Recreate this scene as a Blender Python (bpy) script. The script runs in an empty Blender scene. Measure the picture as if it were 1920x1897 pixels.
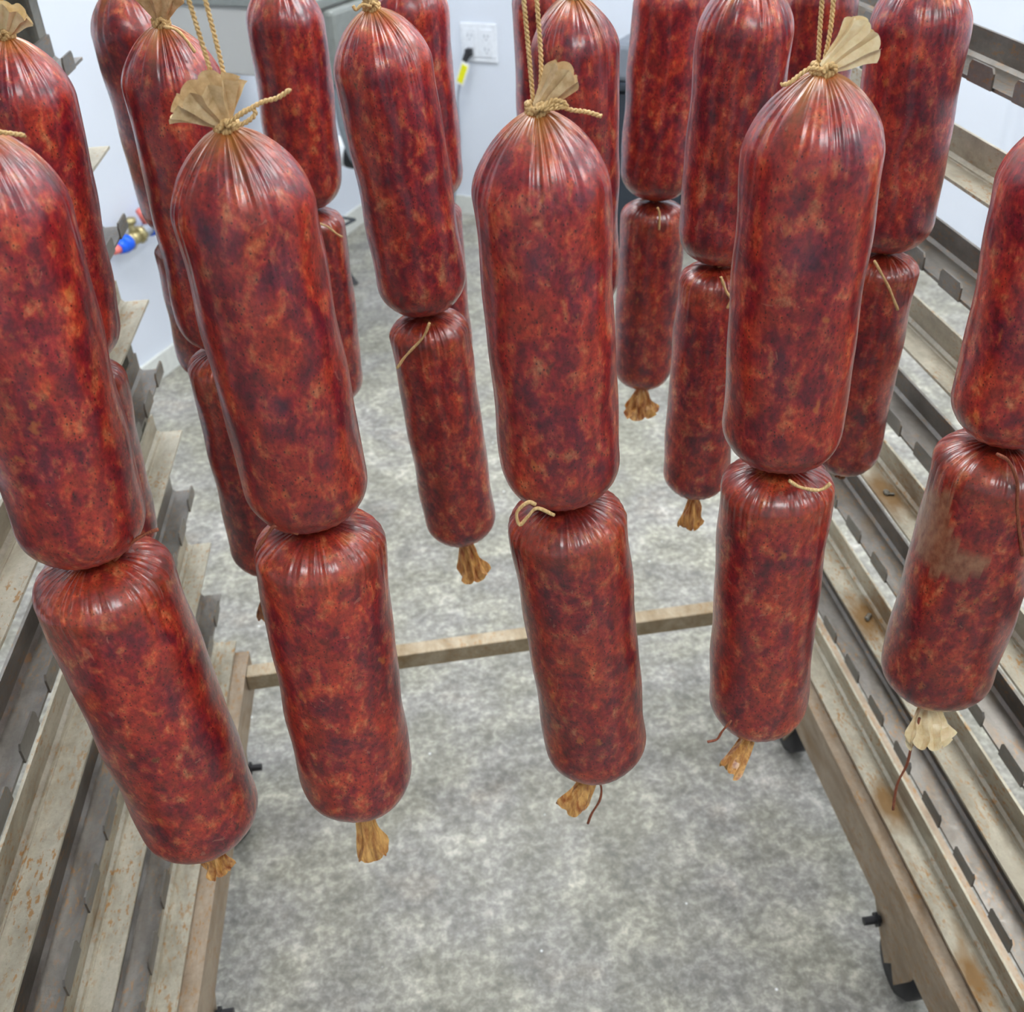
import bpy, bmesh, math, random
import numpy as np
from mathutils import Vector, Matrix, noise
random.seed(7)
S = bpy.context.scene
C = S.collection

# ------------------------------------------------------------------ camera
cam_d = bpy.data.cameras.new('camera'); cam = bpy.data.objects.new('camera', cam_d); C.objects.link(cam)
RW = [[0.9908, -0.1078, 0.0802], [-0.1268, -0.5631, 0.8166], [-0.0429, -0.8193, -0.5717]]   # image right / down / forward in world axes
RW = np.array(RW)
ax = RW[:, 0] / np.linalg.norm(RW[:, 0]); az = -RW[:, 2] / np.linalg.norm(RW[:, 2])
ay = np.cross(az, ax); ay /= np.linalg.norm(ay); ax = np.cross(ay, az)
m = Matrix(((ax[0], ay[0], az[0], 0), (ax[1], ay[1], az[1], 0), (ax[2], ay[2], az[2], 1.55), (0, 0, 0, 1)))
cam.matrix_world = m
cam_d.sensor_width = 36; cam_d.sensor_fit = 'HORIZONTAL'; cam_d.lens = 1990.74 * 36 / 1920
cam_d.clip_start = 0.02; cam_d.clip_end = 50
cam_d.dof.use_dof = True; cam_d.dof.focus_distance = 0.80; cam_d.dof.aperture_fstop = 12
S.camera = cam

# ------------------------------------------------------------------ world, exposure
W = bpy.data.worlds.new('world'); S.world = W; W.use_nodes = True
W.node_tree.nodes['Background'].inputs[0].default_value = (0.8, 0.86, 1, 1)
W.node_tree.nodes['Background'].inputs[1].default_value = 0.3
vs = S.view_settings
vs.view_transform = 'Standard'; vs.look = 'None'; vs.gamma = 1; vs.use_curve_mapping = False
vs.exposure = 0.0
LAMP_STRENGTH = 15.0
S.cycles.use_denoising = True
S.cycles.max_bounces = 5; S.cycles.diffuse_bounces = 3; S.cycles.glossy_bounces = 3
S.cycles.use_adaptive_sampling = True; S.cycles.adaptive_threshold = 0.1; S.cycles.adaptive_min_samples = 16

# ------------------------------------------------------------------ materials
def srgb(r, g, b):
    f = lambda c: (c / 255 / 12.92) if c / 255 <= 0.04045 else ((c / 255 + 0.055) / 1.055) ** 2.4
    return (f(r), f(g), f(b), 1)

def mat(name):
    mt = bpy.data.materials.new(name); mt.use_nodes = True
    nt = mt.node_tree; bs = nt.nodes['Principled BSDF']
    return mt, nt, bs

def N(nt, typ, **kw):
    n = nt.nodes.new(typ)
    for k, v in kw.items():
        if k.startswith('i_'):
            n.inputs[k[2:].replace('_', ' ')].default_value = v
        else: setattr(n, k, v)
    return n

def ramp(nt, fac, stops, interp='LINEAR'):
    r = nt.nodes.new('ShaderNodeValToRGB'); r.color_ramp.interpolation = interp
    el = r.color_ramp.elements
    while len(el) < len(stops): el.new(0.5)
    for e, (p, c) in zip(el, stops): e.position = p; e.color = c
    nt.links.new(fac, r.inputs[0]); return r.outputs[0]

def mixc(nt, fac, a, b, mode='MIX'):
    m_ = nt.nodes.new('ShaderNodeMix'); m_.data_type = 'RGBA'; m_.blend_type = mode
    for s, v in ((m_.inputs[0], fac), (m_.inputs[6], a), (m_.inputs[7], b)):
        if isinstance(v, (int, float, tuple)): s.default_value = v
        else: nt.links.new(v, s)
    return m_.outputs[2]

def mathn(nt, op, a, b=0.0, clamp=False):
    m_ = nt.nodes.new('ShaderNodeMath'); m_.operation = op; m_.use_clamp = clamp
    for s, v in zip(m_.inputs, (a, b)):
        if isinstance(v, (int, float)): s.default_value = v
        else: nt.links.new(v, s)
    return m_.outputs[0]

def noise_tex(nt, vec, scale, detail=3, rough=0.55, dist=0.0):
    n = N(nt, 'ShaderNodeTexNoise'); n.inputs['Scale'].default_value = scale; n.inputs['Detail'].default_value = detail
    n.inputs['Roughness'].default_value = rough; n.inputs['Distortion'].default_value = dist
    if vec is not None: nt.links.new(vec, n.inputs['Vector'])
    return n.outputs['Fac']

G1 = lambda v: (v, v, v, 1)

def meat_material():
    mt, nt, bs = mat('smoked_meat_in_casing')
    tc = N(nt, 'ShaderNodeTexCoord'); oi = N(nt, 'ShaderNodeObjectInfo')
    add = N(nt, 'ShaderNodeVectorMath', operation='ADD')
    sc = N(nt, 'ShaderNodeVectorMath', operation='SCALE'); sc.inputs['Scale'].default_value = 37.0
    comb = N(nt, 'ShaderNodeCombineXYZ')
    for k in range(3): nt.links.new(oi.outputs['Random'], comb.inputs[k])
    nt.links.new(comb.outputs[0], sc.inputs[0])
    st = N(nt, 'ShaderNodeVectorMath', operation='MULTIPLY'); st.inputs[1].default_value = (1, 1, 0.72)
    nt.links.new(tc.outputs['Object'], st.inputs[0])
    nt.links.new(st.outputs[0], add.inputs[0]); nt.links.new(sc.outputs[0], add.inputs[1])
    v = add.outputs[0]
    big = noise_tex(nt, v, 36, 2, 0.6, 0.4)
    med = noise_tex(nt, v, 84, 4, 0.62, 0.25)
    fine = noise_tex(nt, v, 330, 3, 0.65)
    # base mottle: deep purple red -> brick red -> orange red
    base = ramp(nt, med, [(0.33, srgb(66, 4, 24)), (0.42, srgb(116, 10, 24)), (0.50, srgb(154, 28, 26)), (0.56, srgb(186, 62, 38)), (0.62, srgb(208, 104, 58)), (0.72, srgb(226, 152, 100))])
    tone = ramp(nt, big, [(0.34, srgb(86, 8, 46)), (0.48, srgb(142, 20, 36)), (0.62, srgb(192, 60, 32))])
    col = mixc(nt, 0.45, base, tone)
    f2 = ramp(nt, fine, [(0.32, G1(0.55)), (0.5, G1(0.98)), (0.68, G1(1.35))])
    col = mixc(nt, 1.0, col, f2, 'MULTIPLY')
    # fat and cheese bits, orange
    vo = N(nt, 'ShaderNodeTexVoronoi', feature='F1'); vo.inputs['Scale'].default_value = 62
    wv = N(nt, 'ShaderNodeVectorMath', operation='ADD'); wn = N(nt, 'ShaderNodeTexNoise'); wn.inputs['Scale'].default_value = 160
    wm = N(nt, 'ShaderNodeVectorMath', operation='SCALE'); wm.inputs['Scale'].default_value = 0.012
    nt.links.new(v, wn.inputs['Vector']); nt.links.new(wn.outputs['Color'], wm.inputs[0])
    nt.links.new(v, wv.inputs[0]); nt.links.new(wm.outputs[0], wv.inputs[1]); nt.links.new(wv.outputs[0], vo.inputs['Vector'])
    sep = N(nt, 'ShaderNodeSeparateColor'); nt.links.new(vo.outputs['Color'], sep.inputs[0])
    near = ramp(nt, vo.outputs['Distance'], [(0.10, G1(1)), (0.24, G1(0))])
    sel = ramp(nt, sep.outputs[0], [(0.0, G1(1)), (0.13, G1(1)), (0.14, G1(0))], 'LINEAR')
    fat = mathn(nt, 'MULTIPLY', near, sel)
    col = mixc(nt, mathn(nt, 'MULTIPLY', fat, 0.5), col, srgb(205, 122, 56))
    # dark green-black herb flecks
    sel2 = ramp(nt, sep.outputs[1], [(0.0, G1(1)), (0.05, G1(1)), (0.06, G1(0))])
    near2 = ramp(nt, vo.outputs['Distance'], [(0.10, G1(1)), (0.22, G1(0))])
    col = mixc(nt, mathn(nt, 'MULTIPLY', mathn(nt, 'MULTIPLY', near2, sel2), 0.7), col, srgb(48, 26, 22))
    # pepper pin-holes
    vp = N(nt, 'ShaderNodeTexVoronoi', feature='F1'); vp.inputs['Scale'].default_value = 430; nt.links.new(v, vp.inputs['Vector'])
    sp = N(nt, 'ShaderNodeSeparateColor'); nt.links.new(vp.outputs['Color'], sp.inputs[0])
    dens = mathn(nt, 'MULTIPLY', ramp(nt, sp.outputs[0], [(0, G1(1)), (0.24, G1(1)), (0.26, G1(0))]), ramp(nt, vp.outputs['Distance'], [(0.20, G1(1)), (0.34, G1(0))]))
    col = mixc(nt, mathn(nt, 'MULTIPLY', dens, 0.75), col, srgb(44, 8, 10))
    # small pale scars where the casing has lifted
    ln = noise_tex(nt, v, 78, 4, 0.6, 0.8)
    lift = ramp(nt, ln, [(0.672, G1(0)), (0.690, G1(1))])
    col = mixc(nt, mathn(nt, 'MULTIPLY', lift, 0.35), col, srgb(190, 128, 104))
    # golden bare casing near the tie, and an air pocket on one link (both painted per vertex)
    at = N(nt, 'ShaderNodeAttribute', attribute_name='bare'); 
    col = mixc(nt, at.outputs['Fac'], col, srgb(192, 124, 58))
    at2 = N(nt, 'ShaderNodeAttribute', attribute_name='pocket')
    pk = ramp(nt, noise_tex(nt, v, 160, 4), [(0.3, srgb(136, 80, 54)), (0.7, srgb(190, 138, 102))])
    col = mixc(nt, mathn(nt, 'MULTIPLY', at2.outputs['Fac'], 0.85), col, pk)
    # every link smoked a little lighter or darker
    hs = N(nt, 'ShaderNodeHueSaturation'); nt.links.new(col, hs.inputs['Color'])
    mr = N(nt, 'ShaderNodeMapRange'); mr.inputs['To Min'].default_value = 0.70; mr.inputs['To Max'].default_value = 0.92
    nt.links.new(oi.outputs['Random'], mr.inputs['Value']); nt.links.new(mr.outputs[0], hs.inputs['Value'])
    nt.links.new(hs.outputs[0], bs.inputs['Base Color'])
    bs.inputs['Roughness'].default_value = 0.42
    bs.inputs['Specular IOR Level'].default_value = 0.5
    bs.inputs['Coat Weight'].default_value = 0.8; bs.inputs['Coat Roughness'].default_value = 0.22
    bs.inputs['Subsurface Weight'].default_value = 0.0
    bh = noise_tex(nt, v, 150, 3, 0.7)
    bp = N(nt, 'ShaderNodeBump'); bp.inputs['Strength'].default_value = 0.30; bp.inputs['Distance'].default_value = 0.0014
    nt.links.new(bh, bp.inputs['Height']); nt.links.new(bp.outputs[0], bs.inputs['Normal'])
    return mt

def fibrous(name, c1, c2, scale=500, rough=0.5, trans=0.0, streak=(1, 1, 0.2)):
    mt, nt, bs = mat(name)
    tc = N(nt, 'ShaderNodeTexCoord'); mp = N(nt, 'ShaderNodeMapping'); mp.inputs['Scale'].default_value = streak
    nt.links.new(tc.outputs['Object'], mp.inputs[0])
    n = noise_tex(nt, mp.outputs[0], scale, 4, 0.6)
    nt.links.new(ramp(nt, n, [(0.32, c1), (0.68, c2)]), bs.inputs['Base Color'])
    bs.inputs['Roughness'].default_value = rough
    if trans: bs.inputs['Transmission Weight'].default_value = 0; bs.inputs['Subsurface Weight'].default_value = trans; bs.inputs['Subsurface Radius'].default_value = (0.01, 0.006, 0.003); bs.inputs['Subsurface Scale'].default_value = 0.5
    bp = N(nt, 'ShaderNodeBump'); bp.inputs['Strength'].default_value = 0.4; bp.inputs['Distance'].default_value = 0.0006
    nt.links.new(n, bp.inputs['Height']); nt.links.new(bp.outputs[0], bs.inputs['Normal'])
    return mt

def metal_material(name, base, dark, rust_amt, rough=0.42, metallic=0.75):
    mt, nt, bs = mat(name)
    tc = N(nt, 'ShaderNodeTexCoord'); geo = N(nt, 'ShaderNodeNewGeometry')
    mp = N(nt, 'ShaderNodeMapping'); mp.inputs['Scale'].default_value = (1, 0.35, 1); nt.links.new(geo.outputs['Position'], mp.inputs[0])
    n1 = noise_tex(nt, mp.outputs[0], 26, 5, 0.65, 0.4)
    col = ramp(nt, n1, [(0.3, dark), (0.62, base)])
    n2 = noise_tex(nt, geo.outputs['Position'], 150, 4, 0.7)
    col = mixc(nt, 0.35, col, ramp(nt, n2, [(0.3, G1(0.35)), (0.7, G1(1.0))]), 'MULTIPLY')
    # grease drips and rust freckles
    zone = ramp(nt, noise_tex(nt, geo.outputs['Position'], 9, 3, 0.6), [(0.40, G1(0)), (0.56, G1(1))])
    fr = ramp(nt, noise_tex(nt, mp.outputs[0], 240, 3, 0.65), [(0.56, G1(0)), (0.61, G1(1))])
    fk = mathn(nt, 'MULTIPLY', mathn(nt, 'MULTIPLY', fr, zone), rust_amt)
    col = mixc(nt, mathn(nt, 'MULTIPLY', fk, 0.8), col, srgb(160, 112, 48))
    dz = ramp(nt, noise_tex(nt, mp.outputs[0], 15, 4, 0.6, 0.5), [(0.60, G1(0)), (0.74, G1(1))])
    col = mixc(nt, mathn(nt, 'MULTIPLY', dz, rust_amt * 0.75), col, srgb(126, 92, 40))
    dk = ramp(nt, noise_tex(nt, geo.outputs['Position'], 520, 2, 0.5), [(0.68, G1(0)), (0.72, G1(1))])
    col = mixc(nt, mathn(nt, 'MULTIPLY', dk, 0.35), col, srgb(70, 62, 52))
    if name.startswith('spotted'):     # burnt grease halos round the welds
        for c_, rad in (((0.643, 1.146, 0.4715), 0.042), ((0.640, 1.150, 0.6975), 0.042), ((0.640, 0.98, 0.245), 0.036), ((0.632, 0.70, 0.245), 0.03)):
            ds = N(nt, 'ShaderNodeVectorMath', operation='DISTANCE'); ds.inputs[1].default_value = c_
            sq = N(nt, 'ShaderNodeVectorMath', operation='MULTIPLY'); sq.inputs[1].default_value = (1, 0.55, 1)
            nt.links.new(geo.outputs['Position'], sq.inputs[0]); ds.inputs[1].default_value = (c_[0], c_[1] * 0.55, c_[2]); nt.links.new(sq.outputs[0], ds.inputs[0])
            wob = mathn(nt, 'ADD', ds.outputs['Value'], mathn(nt, 'MULTIPLY', mathn(nt, 'SUBTRACT', n1, 0.5), rad * 1.2))
            hal = ramp(nt, mathn(nt, 'DIVIDE', wob, rad), [(0.25, G1(1)), (0.5, G1(0.65)), (0.95, G1(0))])
            col = mixc(nt, mathn(nt, 'MULTIPLY', hal, 0.85), col, srgb(122, 84, 24))
    nt.links.new(col, bs.inputs['Base Color'])
    bs.inputs['Metallic'].default_value = metallic
    rr = ramp(nt, n2, [(0.3, G1(rough - 0.07)), (0.7, G1(rough + 0.1))]); nt.links.new(rr, bs.inputs['Roughness'])
    bp = N(nt, 'ShaderNodeBump'); bp.inputs['Strength'].default_value = 0.25; bp.inputs['Distance'].default_value = 0.001
    nt.links.new(n2, bp.inputs['Height']); nt.links.new(bp.outputs[0], bs.inputs['Normal'])
    return mt

def plain(name, c, rough=0.5, metallic=0.0, emit=0.0, var=0.9):
    mt, nt, bs = mat(name)
    geo = N(nt, 'ShaderNodeNewGeometry'); n = noise_tex(nt, geo.outputs['Position'], 60 if var < 0.95 else 1.5, 3, 0.5)
    lo = tuple(x * var for x in c[:3]) + (1,)
    nt.links.new(ramp(nt, n, [(0.3, lo), (0.6, c)]), bs.inputs['Base Color'])
    bs.inputs['Roughness'].default_value = rough; bs.inputs['Metallic'].default_value = metallic
    if emit:
        bs.inputs['Emission Color'].default_value = (0.95, 0.98, 1, 1); bs.inputs['Emission Strength'].default_value = emit
    return mt

def concrete():
    mt, nt, bs = mat('sealed_concrete')
    geo = N(nt, 'ShaderNodeNewGeometry'); p = geo.outputs['Position']
    a = noise_tex(nt, p, 2.6, 4, 0.6, 0.2); b = noise_tex(nt, p, 13, 5, 0.66, 0.15); c = noise_tex(nt, p, 62, 4, 0.7, 0.2)
    col = ramp(nt, a, [(0.3, srgb(140, 137, 126)), (0.55, srgb(153, 150, 140)), (0.75, srgb(167, 164, 154))])
    col = mixc(nt, 0.85, col, ramp(nt, b, [(0.32, G1(0.66)), (0.5, G1(0.92)), (0.58, G1(1.16)), (0.70, G1(1.6))]), 'MULTIPLY')
    col = mixc(nt, 0.6, col, ramp(nt, c, [(0.36, G1(0.5)), (0.5, G1(0.96)), (0.62, G1(1.7))]), 'MULTIPLY')
    tint = ramp(nt, noise_tex(nt, p, 6, 3), [(0.4, srgb(250, 250, 240)), (0.6, srgb(246, 246, 255)), (0.7, srgb(255, 246, 244))])
    col = mixc(nt, 0.6, col, tint, 'MULTIPLY')
    # fine crazing
    vo = N(nt, 'ShaderNodeTexVoronoi', feature='DISTANCE_TO_EDGE'); vo.inputs['Scale'].default_value = 16
    wn = N(nt, 'ShaderNodeTexNoise'); wn.inputs['Scale'].default_value = 22; nt.links.new(p, wn.inputs['Vector'])
    mx = mixc(nt, 0.12, p, wn.outputs['Color'], 'ADD'); nt.links.new(mx, vo.inputs['Vector'])
    cr = ramp(nt, vo.outputs['Distance'], [(0.0, G1(1)), (0.02, G1(0))])
    cm = ramp(nt, noise_tex(nt, p, 4, 2), [(0.48, G1(0)), (0.6, G1(1))])
    col = mixc(nt, mathn(nt, 'MULTIPLY', mathn(nt, 'MULTIPLY', cr, cm), 0.35), col, srgb(88, 88, 84))
    # stray white paint flecks
    vf = N(nt, 'ShaderNodeTexVoronoi', feature='F1'); vf.inputs['Scale'].default_value = 20; nt.links.new(p, vf.inputs['Vector'])
    fl = ramp(nt, vf.outputs['Distance'], [(0.035, G1(1)), (0.06, G1(0))])
    sf = N(nt, 'ShaderNodeSeparateColor'); nt.links.new(vf.outputs['Color'], sf.inputs[0])
    fl = mathn(nt, 'MULTIPLY', fl, ramp(nt, sf.outputs[0], [(0.0, G1(1)), (0.2, G1(1)), (0.21, G1(0))]))
    col = mixc(nt, fl, col, srgb(235, 236, 236))
    nt.links.new(col, bs.inputs['Base Color'])
    nt.links.new(ramp(nt, b, [(0.3, G1(0.5)), (0.7, G1(0.36))]), bs.inputs['Roughness'])
    bp = N(nt, 'ShaderNodeBump'); bp.inputs['Strength'].default_value = 0.2; bp.inputs['Distance'].default_value = 0.002
    nt.links.new(c, bp.inputs['Height']); nt.links.new(bp.outputs[0], bs.inputs['Normal'])
    return mt

M = {}
M['meat'] = meat_material()
M['fan'] = fibrous('pale_casing_film', srgb(192, 158, 112), srgb(226, 200, 156), 160, 0.34, 0.2, (1, 1, 1))
M['tail'] = fibrous('browned_casing_film', srgb(150, 78, 34), srgb(238, 188, 112), 210, 0.3, 0.2)
M['pale'] = fibrous('cream_casing_film', srgb(222, 196, 146), srgb(240, 222, 182), 160, 0.34, 0.2, (1, 1, 1))
M['tail_dark'] = fibrous('dark_smoked_casing_film', srgb(84, 34, 20), srgb(176, 112, 56), 200, 0.36, 0.1)
M['cord'] = fibrous('tan_butcher_twine', srgb(182, 142, 84), srgb(228, 196, 140), 900, 0.6)
M['cord_dark'] = fibrous('smoked_brown_twine', srgb(112, 50, 32), srgb(160, 92, 62), 900, 0.5)
M['ledge'] = metal_material('spotted_ledge_metal', srgb(196, 188, 168), srgb(152, 142, 122), 1.0, 0.45, 0.5)
M['notch'] = metal_material('grey_notched_metal', srgb(136, 130, 122), srgb(98, 90, 80), 0.6, 0.36, 0.65)
M['post'] = metal_material('grey_post_metal', srgb(134, 130, 118), srgb(96, 92, 82), 0.2, 0.45, 0.6)
M['channel'] = metal_material('rusty_tan_channel', srgb(182, 164, 142), srgb(146, 124, 100), 0.8, 0.5, 0.4)
M['bar'] = metal_material('tan_cross_bar_metal', srgb(190, 174, 148), srgb(150, 128, 96), 0.7, 0.5, 0.4)
M['wall'] = plain('bluish_white_wall_paint', srgb(214, 220, 230), 0.55, 0, 0, 0.97)
M['base'] = plain('cream_baseboard', srgb(214, 216, 210), 0.5)
M['ceil'] = plain('white_ceiling', srgb(236, 237, 236), 0.7, 0, 0, 0.98)
M['floor'] = concrete()
M['black'] = plain('black_rubber', srgb(34, 34, 38), 0.5)
M['bin'] = plain('dark_slate_plastic', srgb(44, 52, 62), 0.45)
M['binlid'] = plain('grey_plastic_lid', srgb(118, 124, 134), 0.4)
M['plate'] = plain('white_plastic_plate', srgb(228, 232, 238), 0.35)
M['slot'] = plain('grey_socket_slot', srgb(150, 155, 165), 0.5)  # even grey for the outlet slots
M['yellow'] = plain('yellow_tag', srgb(232, 228, 20), 0.5)
M['paper'] = plain('white_tag', srgb(240, 240, 232), 0.5)
M['greycord'] = plain('grey_cable', srgb(150, 156, 168), 0.5)
M['box'] = plain('pale_grey_enamel', srgb(176, 176, 172), 0.5, 0, 0, 0.97)
M['boxtop'] = plain('brushed_grey_top', srgb(130, 134, 130), 0.45, 0.2)
M['hose'] = plain('grey_hose', srgb(120, 128, 134), 0.5)
M['white'] = plain('white_plastic', srgb(236, 240, 244), 0.35)
M['blue'] = plain('blue_plastic_pipe', srgb(20, 96, 232), 0.4)
M['brass'] = plain('brass_valve', srgb(176, 164, 120), 0.35, 0.6)
M['red'] = plain('red_plastic', srgb(226, 120, 112), 0.5)
M['wire'] = plain('dark_wire', srgb(52, 58, 64), 0.5)
M['lamp'] = plain('lamp_diffuser', srgb(250, 250, 250), 0.5, 0, LAMP_STRENGTH)
M['steel'] = plain('steel_rod', srgb(170, 170, 168), 0.3, 0.9)

# ------------------------------------------------------------------ helpers
def obj(name, bm, m, parent=None, smooth=False):
    me = bpy.data.meshes.new(name)
    if isinstance(bm, bmesh.types.BMesh):
        bm.normal_update(); bm.to_mesh(me); bm.free()
    else:
        me.from_pydata(*bm)
    me.materials.append(m)
    if smooth:
        me.polygons.foreach_set('use_smooth', [True] * len(me.polygons))
    o = bpy.data.objects.new(name, me); C.objects.link(o)
    if parent is not None: o.parent = parent
    return o

def tag(o, label, cat, group=None):
    o['label'] = label; o['category'] = cat
    if group: o['group'] = group
    return o

def thing(name, label, cat, loc=(0, 0, 0), group=None, rot=None):
    o = bpy.data.objects.new(name, None); C.objects.link(o); o.location = loc; o.empty_display_size = 0.05
    if rot: o.rotation_euler = rot
    return tag(o, label, cat, group)

def struct(o): o['kind'] = 'structure'; return o

def add_box(bm, lo, hi, bev=0.0, xf=None):
    r = bmesh.ops.create_cube(bm, size=1.0)
    vs_ = r['verts']
    for v in vs_:
        v.co = Vector([lo[k] + (v.co[k] + 0.5) * (hi[k] - lo[k]) for k in range(3)])
    if bev:
        es = list({e for v in vs_ for e in v.link_edges})
        rr = bmesh.ops.bevel(bm, geom=es, offset=bev, segments=2, affect='EDGES', profile=0.5)
        vs_ = list({v for f in rr['faces'] for v in f.verts} | {v for v in vs_ if v.is_valid})
    if xf is not None:
        for v in vs_: v.co = xf @ v.co
    return vs_

def box(lo, hi, bev=0.0):
    bm = bmesh.new(); add_box(bm, lo, hi, bev); return bm

def extrude_profile(bm, prof, y0, y1, fx=None):
    """closed XZ outline extruded along Y"""
    a = [bm.verts.new((x, y0, z)) for x, z in prof]; b = [bm.verts.new((x, y1, z)) for x, z in prof]
    n = len(prof)
    for i in range(n): bm.faces.new((a[i], a[(i + 1) % n], b[(i + 1) % n], b[i]))
    bm.faces.new(a[::-1]); bm.faces.new(b)
    if fx:
        for v in a + b: v.co = fx(v.co)
    bmesh.ops.recalc_face_normals(bm, faces=bm.faces)

def add_cyl(bm, p0, p1, r0, r1=None, seg=20, caps=True):
    r1 = r0 if r1 is None else r1
    p0, p1 = Vector(p0), Vector(p1); d = (p1 - p0)
    q = d.to_track_quat('Z', 'Y').to_matrix()
    A = []; B = []
    for i in range(seg):
        t = 2 * math.pi * i / seg; w = q @ Vector((math.cos(t), math.sin(t), 0))
        A.append(bm.verts.new(p0 + w * r0)); B.append(bm.verts.new(p1 + w * r1))
    for i in range(seg): bm.faces.new((A[i], A[(i + 1) % seg], B[(i + 1) % seg], B[i]))
    if caps: bm.faces.new(A[::-1]); bm.faces.new(B)

def lathe(prof, seg=28):
    """prof: (r, z) list, about Z"""
    bm = bmesh.new(); rings = []
    for r, z in prof:
        rings.append([bm.verts.new((r * math.cos(2 * math.pi * i / seg), r * math.sin(2 * math.pi * i / seg), z)) for i in range(seg)])
    for a, b in zip(rings, rings[1:]):
        for i in range(seg): bm.faces.new((a[i], a[(i + 1) % seg], b[(i + 1) % seg], b[i]))
    bm.faces.new(rings[0][::-1]); bm.faces.new(rings[-1])
    bmesh.ops.recalc_face_normals(bm, faces=bm.faces)
    return bm

def smooth_path(pts, n=8):
    P = [Vector(p) for p in pts]; P = [P[0] * 2 - P[1]] + P + [P[-1] * 2 - P[-2]]
    out = []
    for i in range(1, len(P) - 2):
        for k in range(n):
            t = k / n; a, b, c, d = P[i - 1], P[i], P[i + 1], P[i + 2]
            out.append(0.5 * ((2 * b) + (c - a) * t + (2 * a - 5 * b + 4 * c - d) * t * t + (3 * b - a - 3 * c + d) * t ** 3))
    out.append(P[-2]); return out

def tube(bm, path, r, seg=8):
    rings = []; up = Vector((0.31, 0.2, 0.93)); n = len(path)
    for i, p in enumerate(path):
        d = (path[min(i + 1, n - 1)] - path[max(i - 1, 0)]).normalized()
        s = d.cross(up)
        if s.length < 1e-3: s = d.cross(Vector((1, 0, 0)))
        s.normalize(); u = s.cross(d).normalized(); up = u
        rr = r(i / (n - 1)) if callable(r) else r
        rings.append([bm.verts.new(p + (s * math.cos(2 * math.pi * k / seg) + u * math.sin(2 * math.pi * k / seg)) * rr) for k in range(seg)])
    for a, b in zip(rings, rings[1:]):
        for k in range(seg): bm.faces.new((a[k], a[(k + 1) % seg], b[(k + 1) % seg], b[k]))
    bm.faces.new(rings[0][::-1]); bm.faces.new(rings[-1])

def twine(bm, pts, r=0.0016, pitch=0.006, strands=2):
    """two plies wound round each other along the path"""
    path = smooth_path(pts, 10)
    # resample evenly
    L = [0]
    for a, b in zip(path, path[1:]): L.append(L[-1] + (b - a).length)
    tot = L[-1]; n = max(6, int(tot / (pitch / 7))); n = min(n, 420)
    res = []; j = 0
    for i in range(n + 1):
        s = tot * i / n
        while j < len(L) - 2 and L[j + 1] < s: j += 1
        t = (s - L[j]) / max(1e-9, L[j + 1] - L[j]); res.append(path[j].lerp(path[j + 1], min(1, max(0, t))))
    up = Vector((0.2, 0.9, 0.3)); fr = []
    for i, p in enumerate(res):
        d = (res[min(i + 1, n)] - res[max(i - 1, 0)]).normalized(); s = d.cross(up)
        if s.length < 1e-3: s = d.cross(Vector((1, 0, 0)))
        s.normalize(); up = s.cross(d).normalized(); fr.append((s, up))
    for k in range(strands):
        pp = []
        for i, p in enumerate(res):
            a = 2 * math.pi * (tot * i / n) / pitch + k * 2 * math.pi / strands
            s, u = fr[i]; pp.append(p + (s * math.cos(a) + u * math.sin(a)) * r * 0.52)
        tube(bm, pp, r * 0.62, 6)
    return bm

# ------------------------------------------------------------------ room
K = Vector((-0.03, 4.625)); U = Vector((0.84, -0.543)).normalized(); V = Vector((-0.457, -0.889)).normalized()
H = 2.8; LU, LV = 5.6, 6.2
cor = [K, K + U * LU, K + U * LU + V * LV, K + V * LV]
def wallmesh(a, b, out, h0, h1, t):
    """slab between plan points a,b; thickness t outward from the room"""
    bm = bmesh.new(); a3, b3 = Vector((a.x, a.y, 0)), Vector((b.x, b.y, 0)); o = Vector((out.x, out.y, 0)) * t
    v = [bm.verts.new(p + Vector((0, 0, h))) for h in (h0, h1) for p in (a3, b3, b3 + o, a3 + o)]
    for f in ((0, 1, 2, 3), (4, 5, 6, 7), (0, 1, 5, 4), (1, 2, 6, 5), (2, 3, 7, 6), (3, 0, 4, 7)): bm.faces.new([v[i] for i in f])
    bmesh.ops.recalc_face_normals(bm, faces=bm.faces); return bm
perpU = Vector((U.y, -U.x)); perpU = perpU if perpU.dot(V) < 0 else -perpU
perpV = Vector((V.y, -V.x)); perpV = perpV if perpV.dot(U) < 0 else -perpV
walls = [('back', cor[0], cor[1], perpU), ('right', cor[1], cor[2], -perpV), ('front', cor[2], cor[3], -perpU), ('left', cor[3], cor[0], perpV)]
for nm, a, b, out in walls:
    e = (b - a).normalized() * 0.1
    struct(obj('wall_' + nm, wallmesh(a - e, b + e, out, 0, H, 0.1), M['wall']))
    struct(obj('baseboard_' + nm, wallmesh(a, b, -out, 0, 0.075, 0.012), M['base']))
bm = bmesh.new(); vsx = [bm.verts.new((p.x, p.y, 0)) for p in [cor[0] + (cor[0] - cor[2]) * 0.03, cor[1] + (cor[1] - cor[3]) * 0.03, cor[2] + (cor[2] - cor[0]) * 0.03, cor[3] + (cor[3] - cor[1]) * 0.03]]
bm.faces.new(vsx); g = bmesh.ops.extrude_face_region(bm, geom=bm.faces[:])
for v in g['geom']:
    if isinstance(v, bmesh.types.BMVert): v.co.z -= 0.1
bmesh.ops.recalc_face_normals(bm, faces=bm.faces)
fl = struct(obj('floor', bm, M['floor']))
bm = bmesh.new(); bm.from_mesh(fl.data)
for v in bm.verts: v.co.z += H + 0.1
struct(obj('ceiling', bm, M['ceil']))
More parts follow.
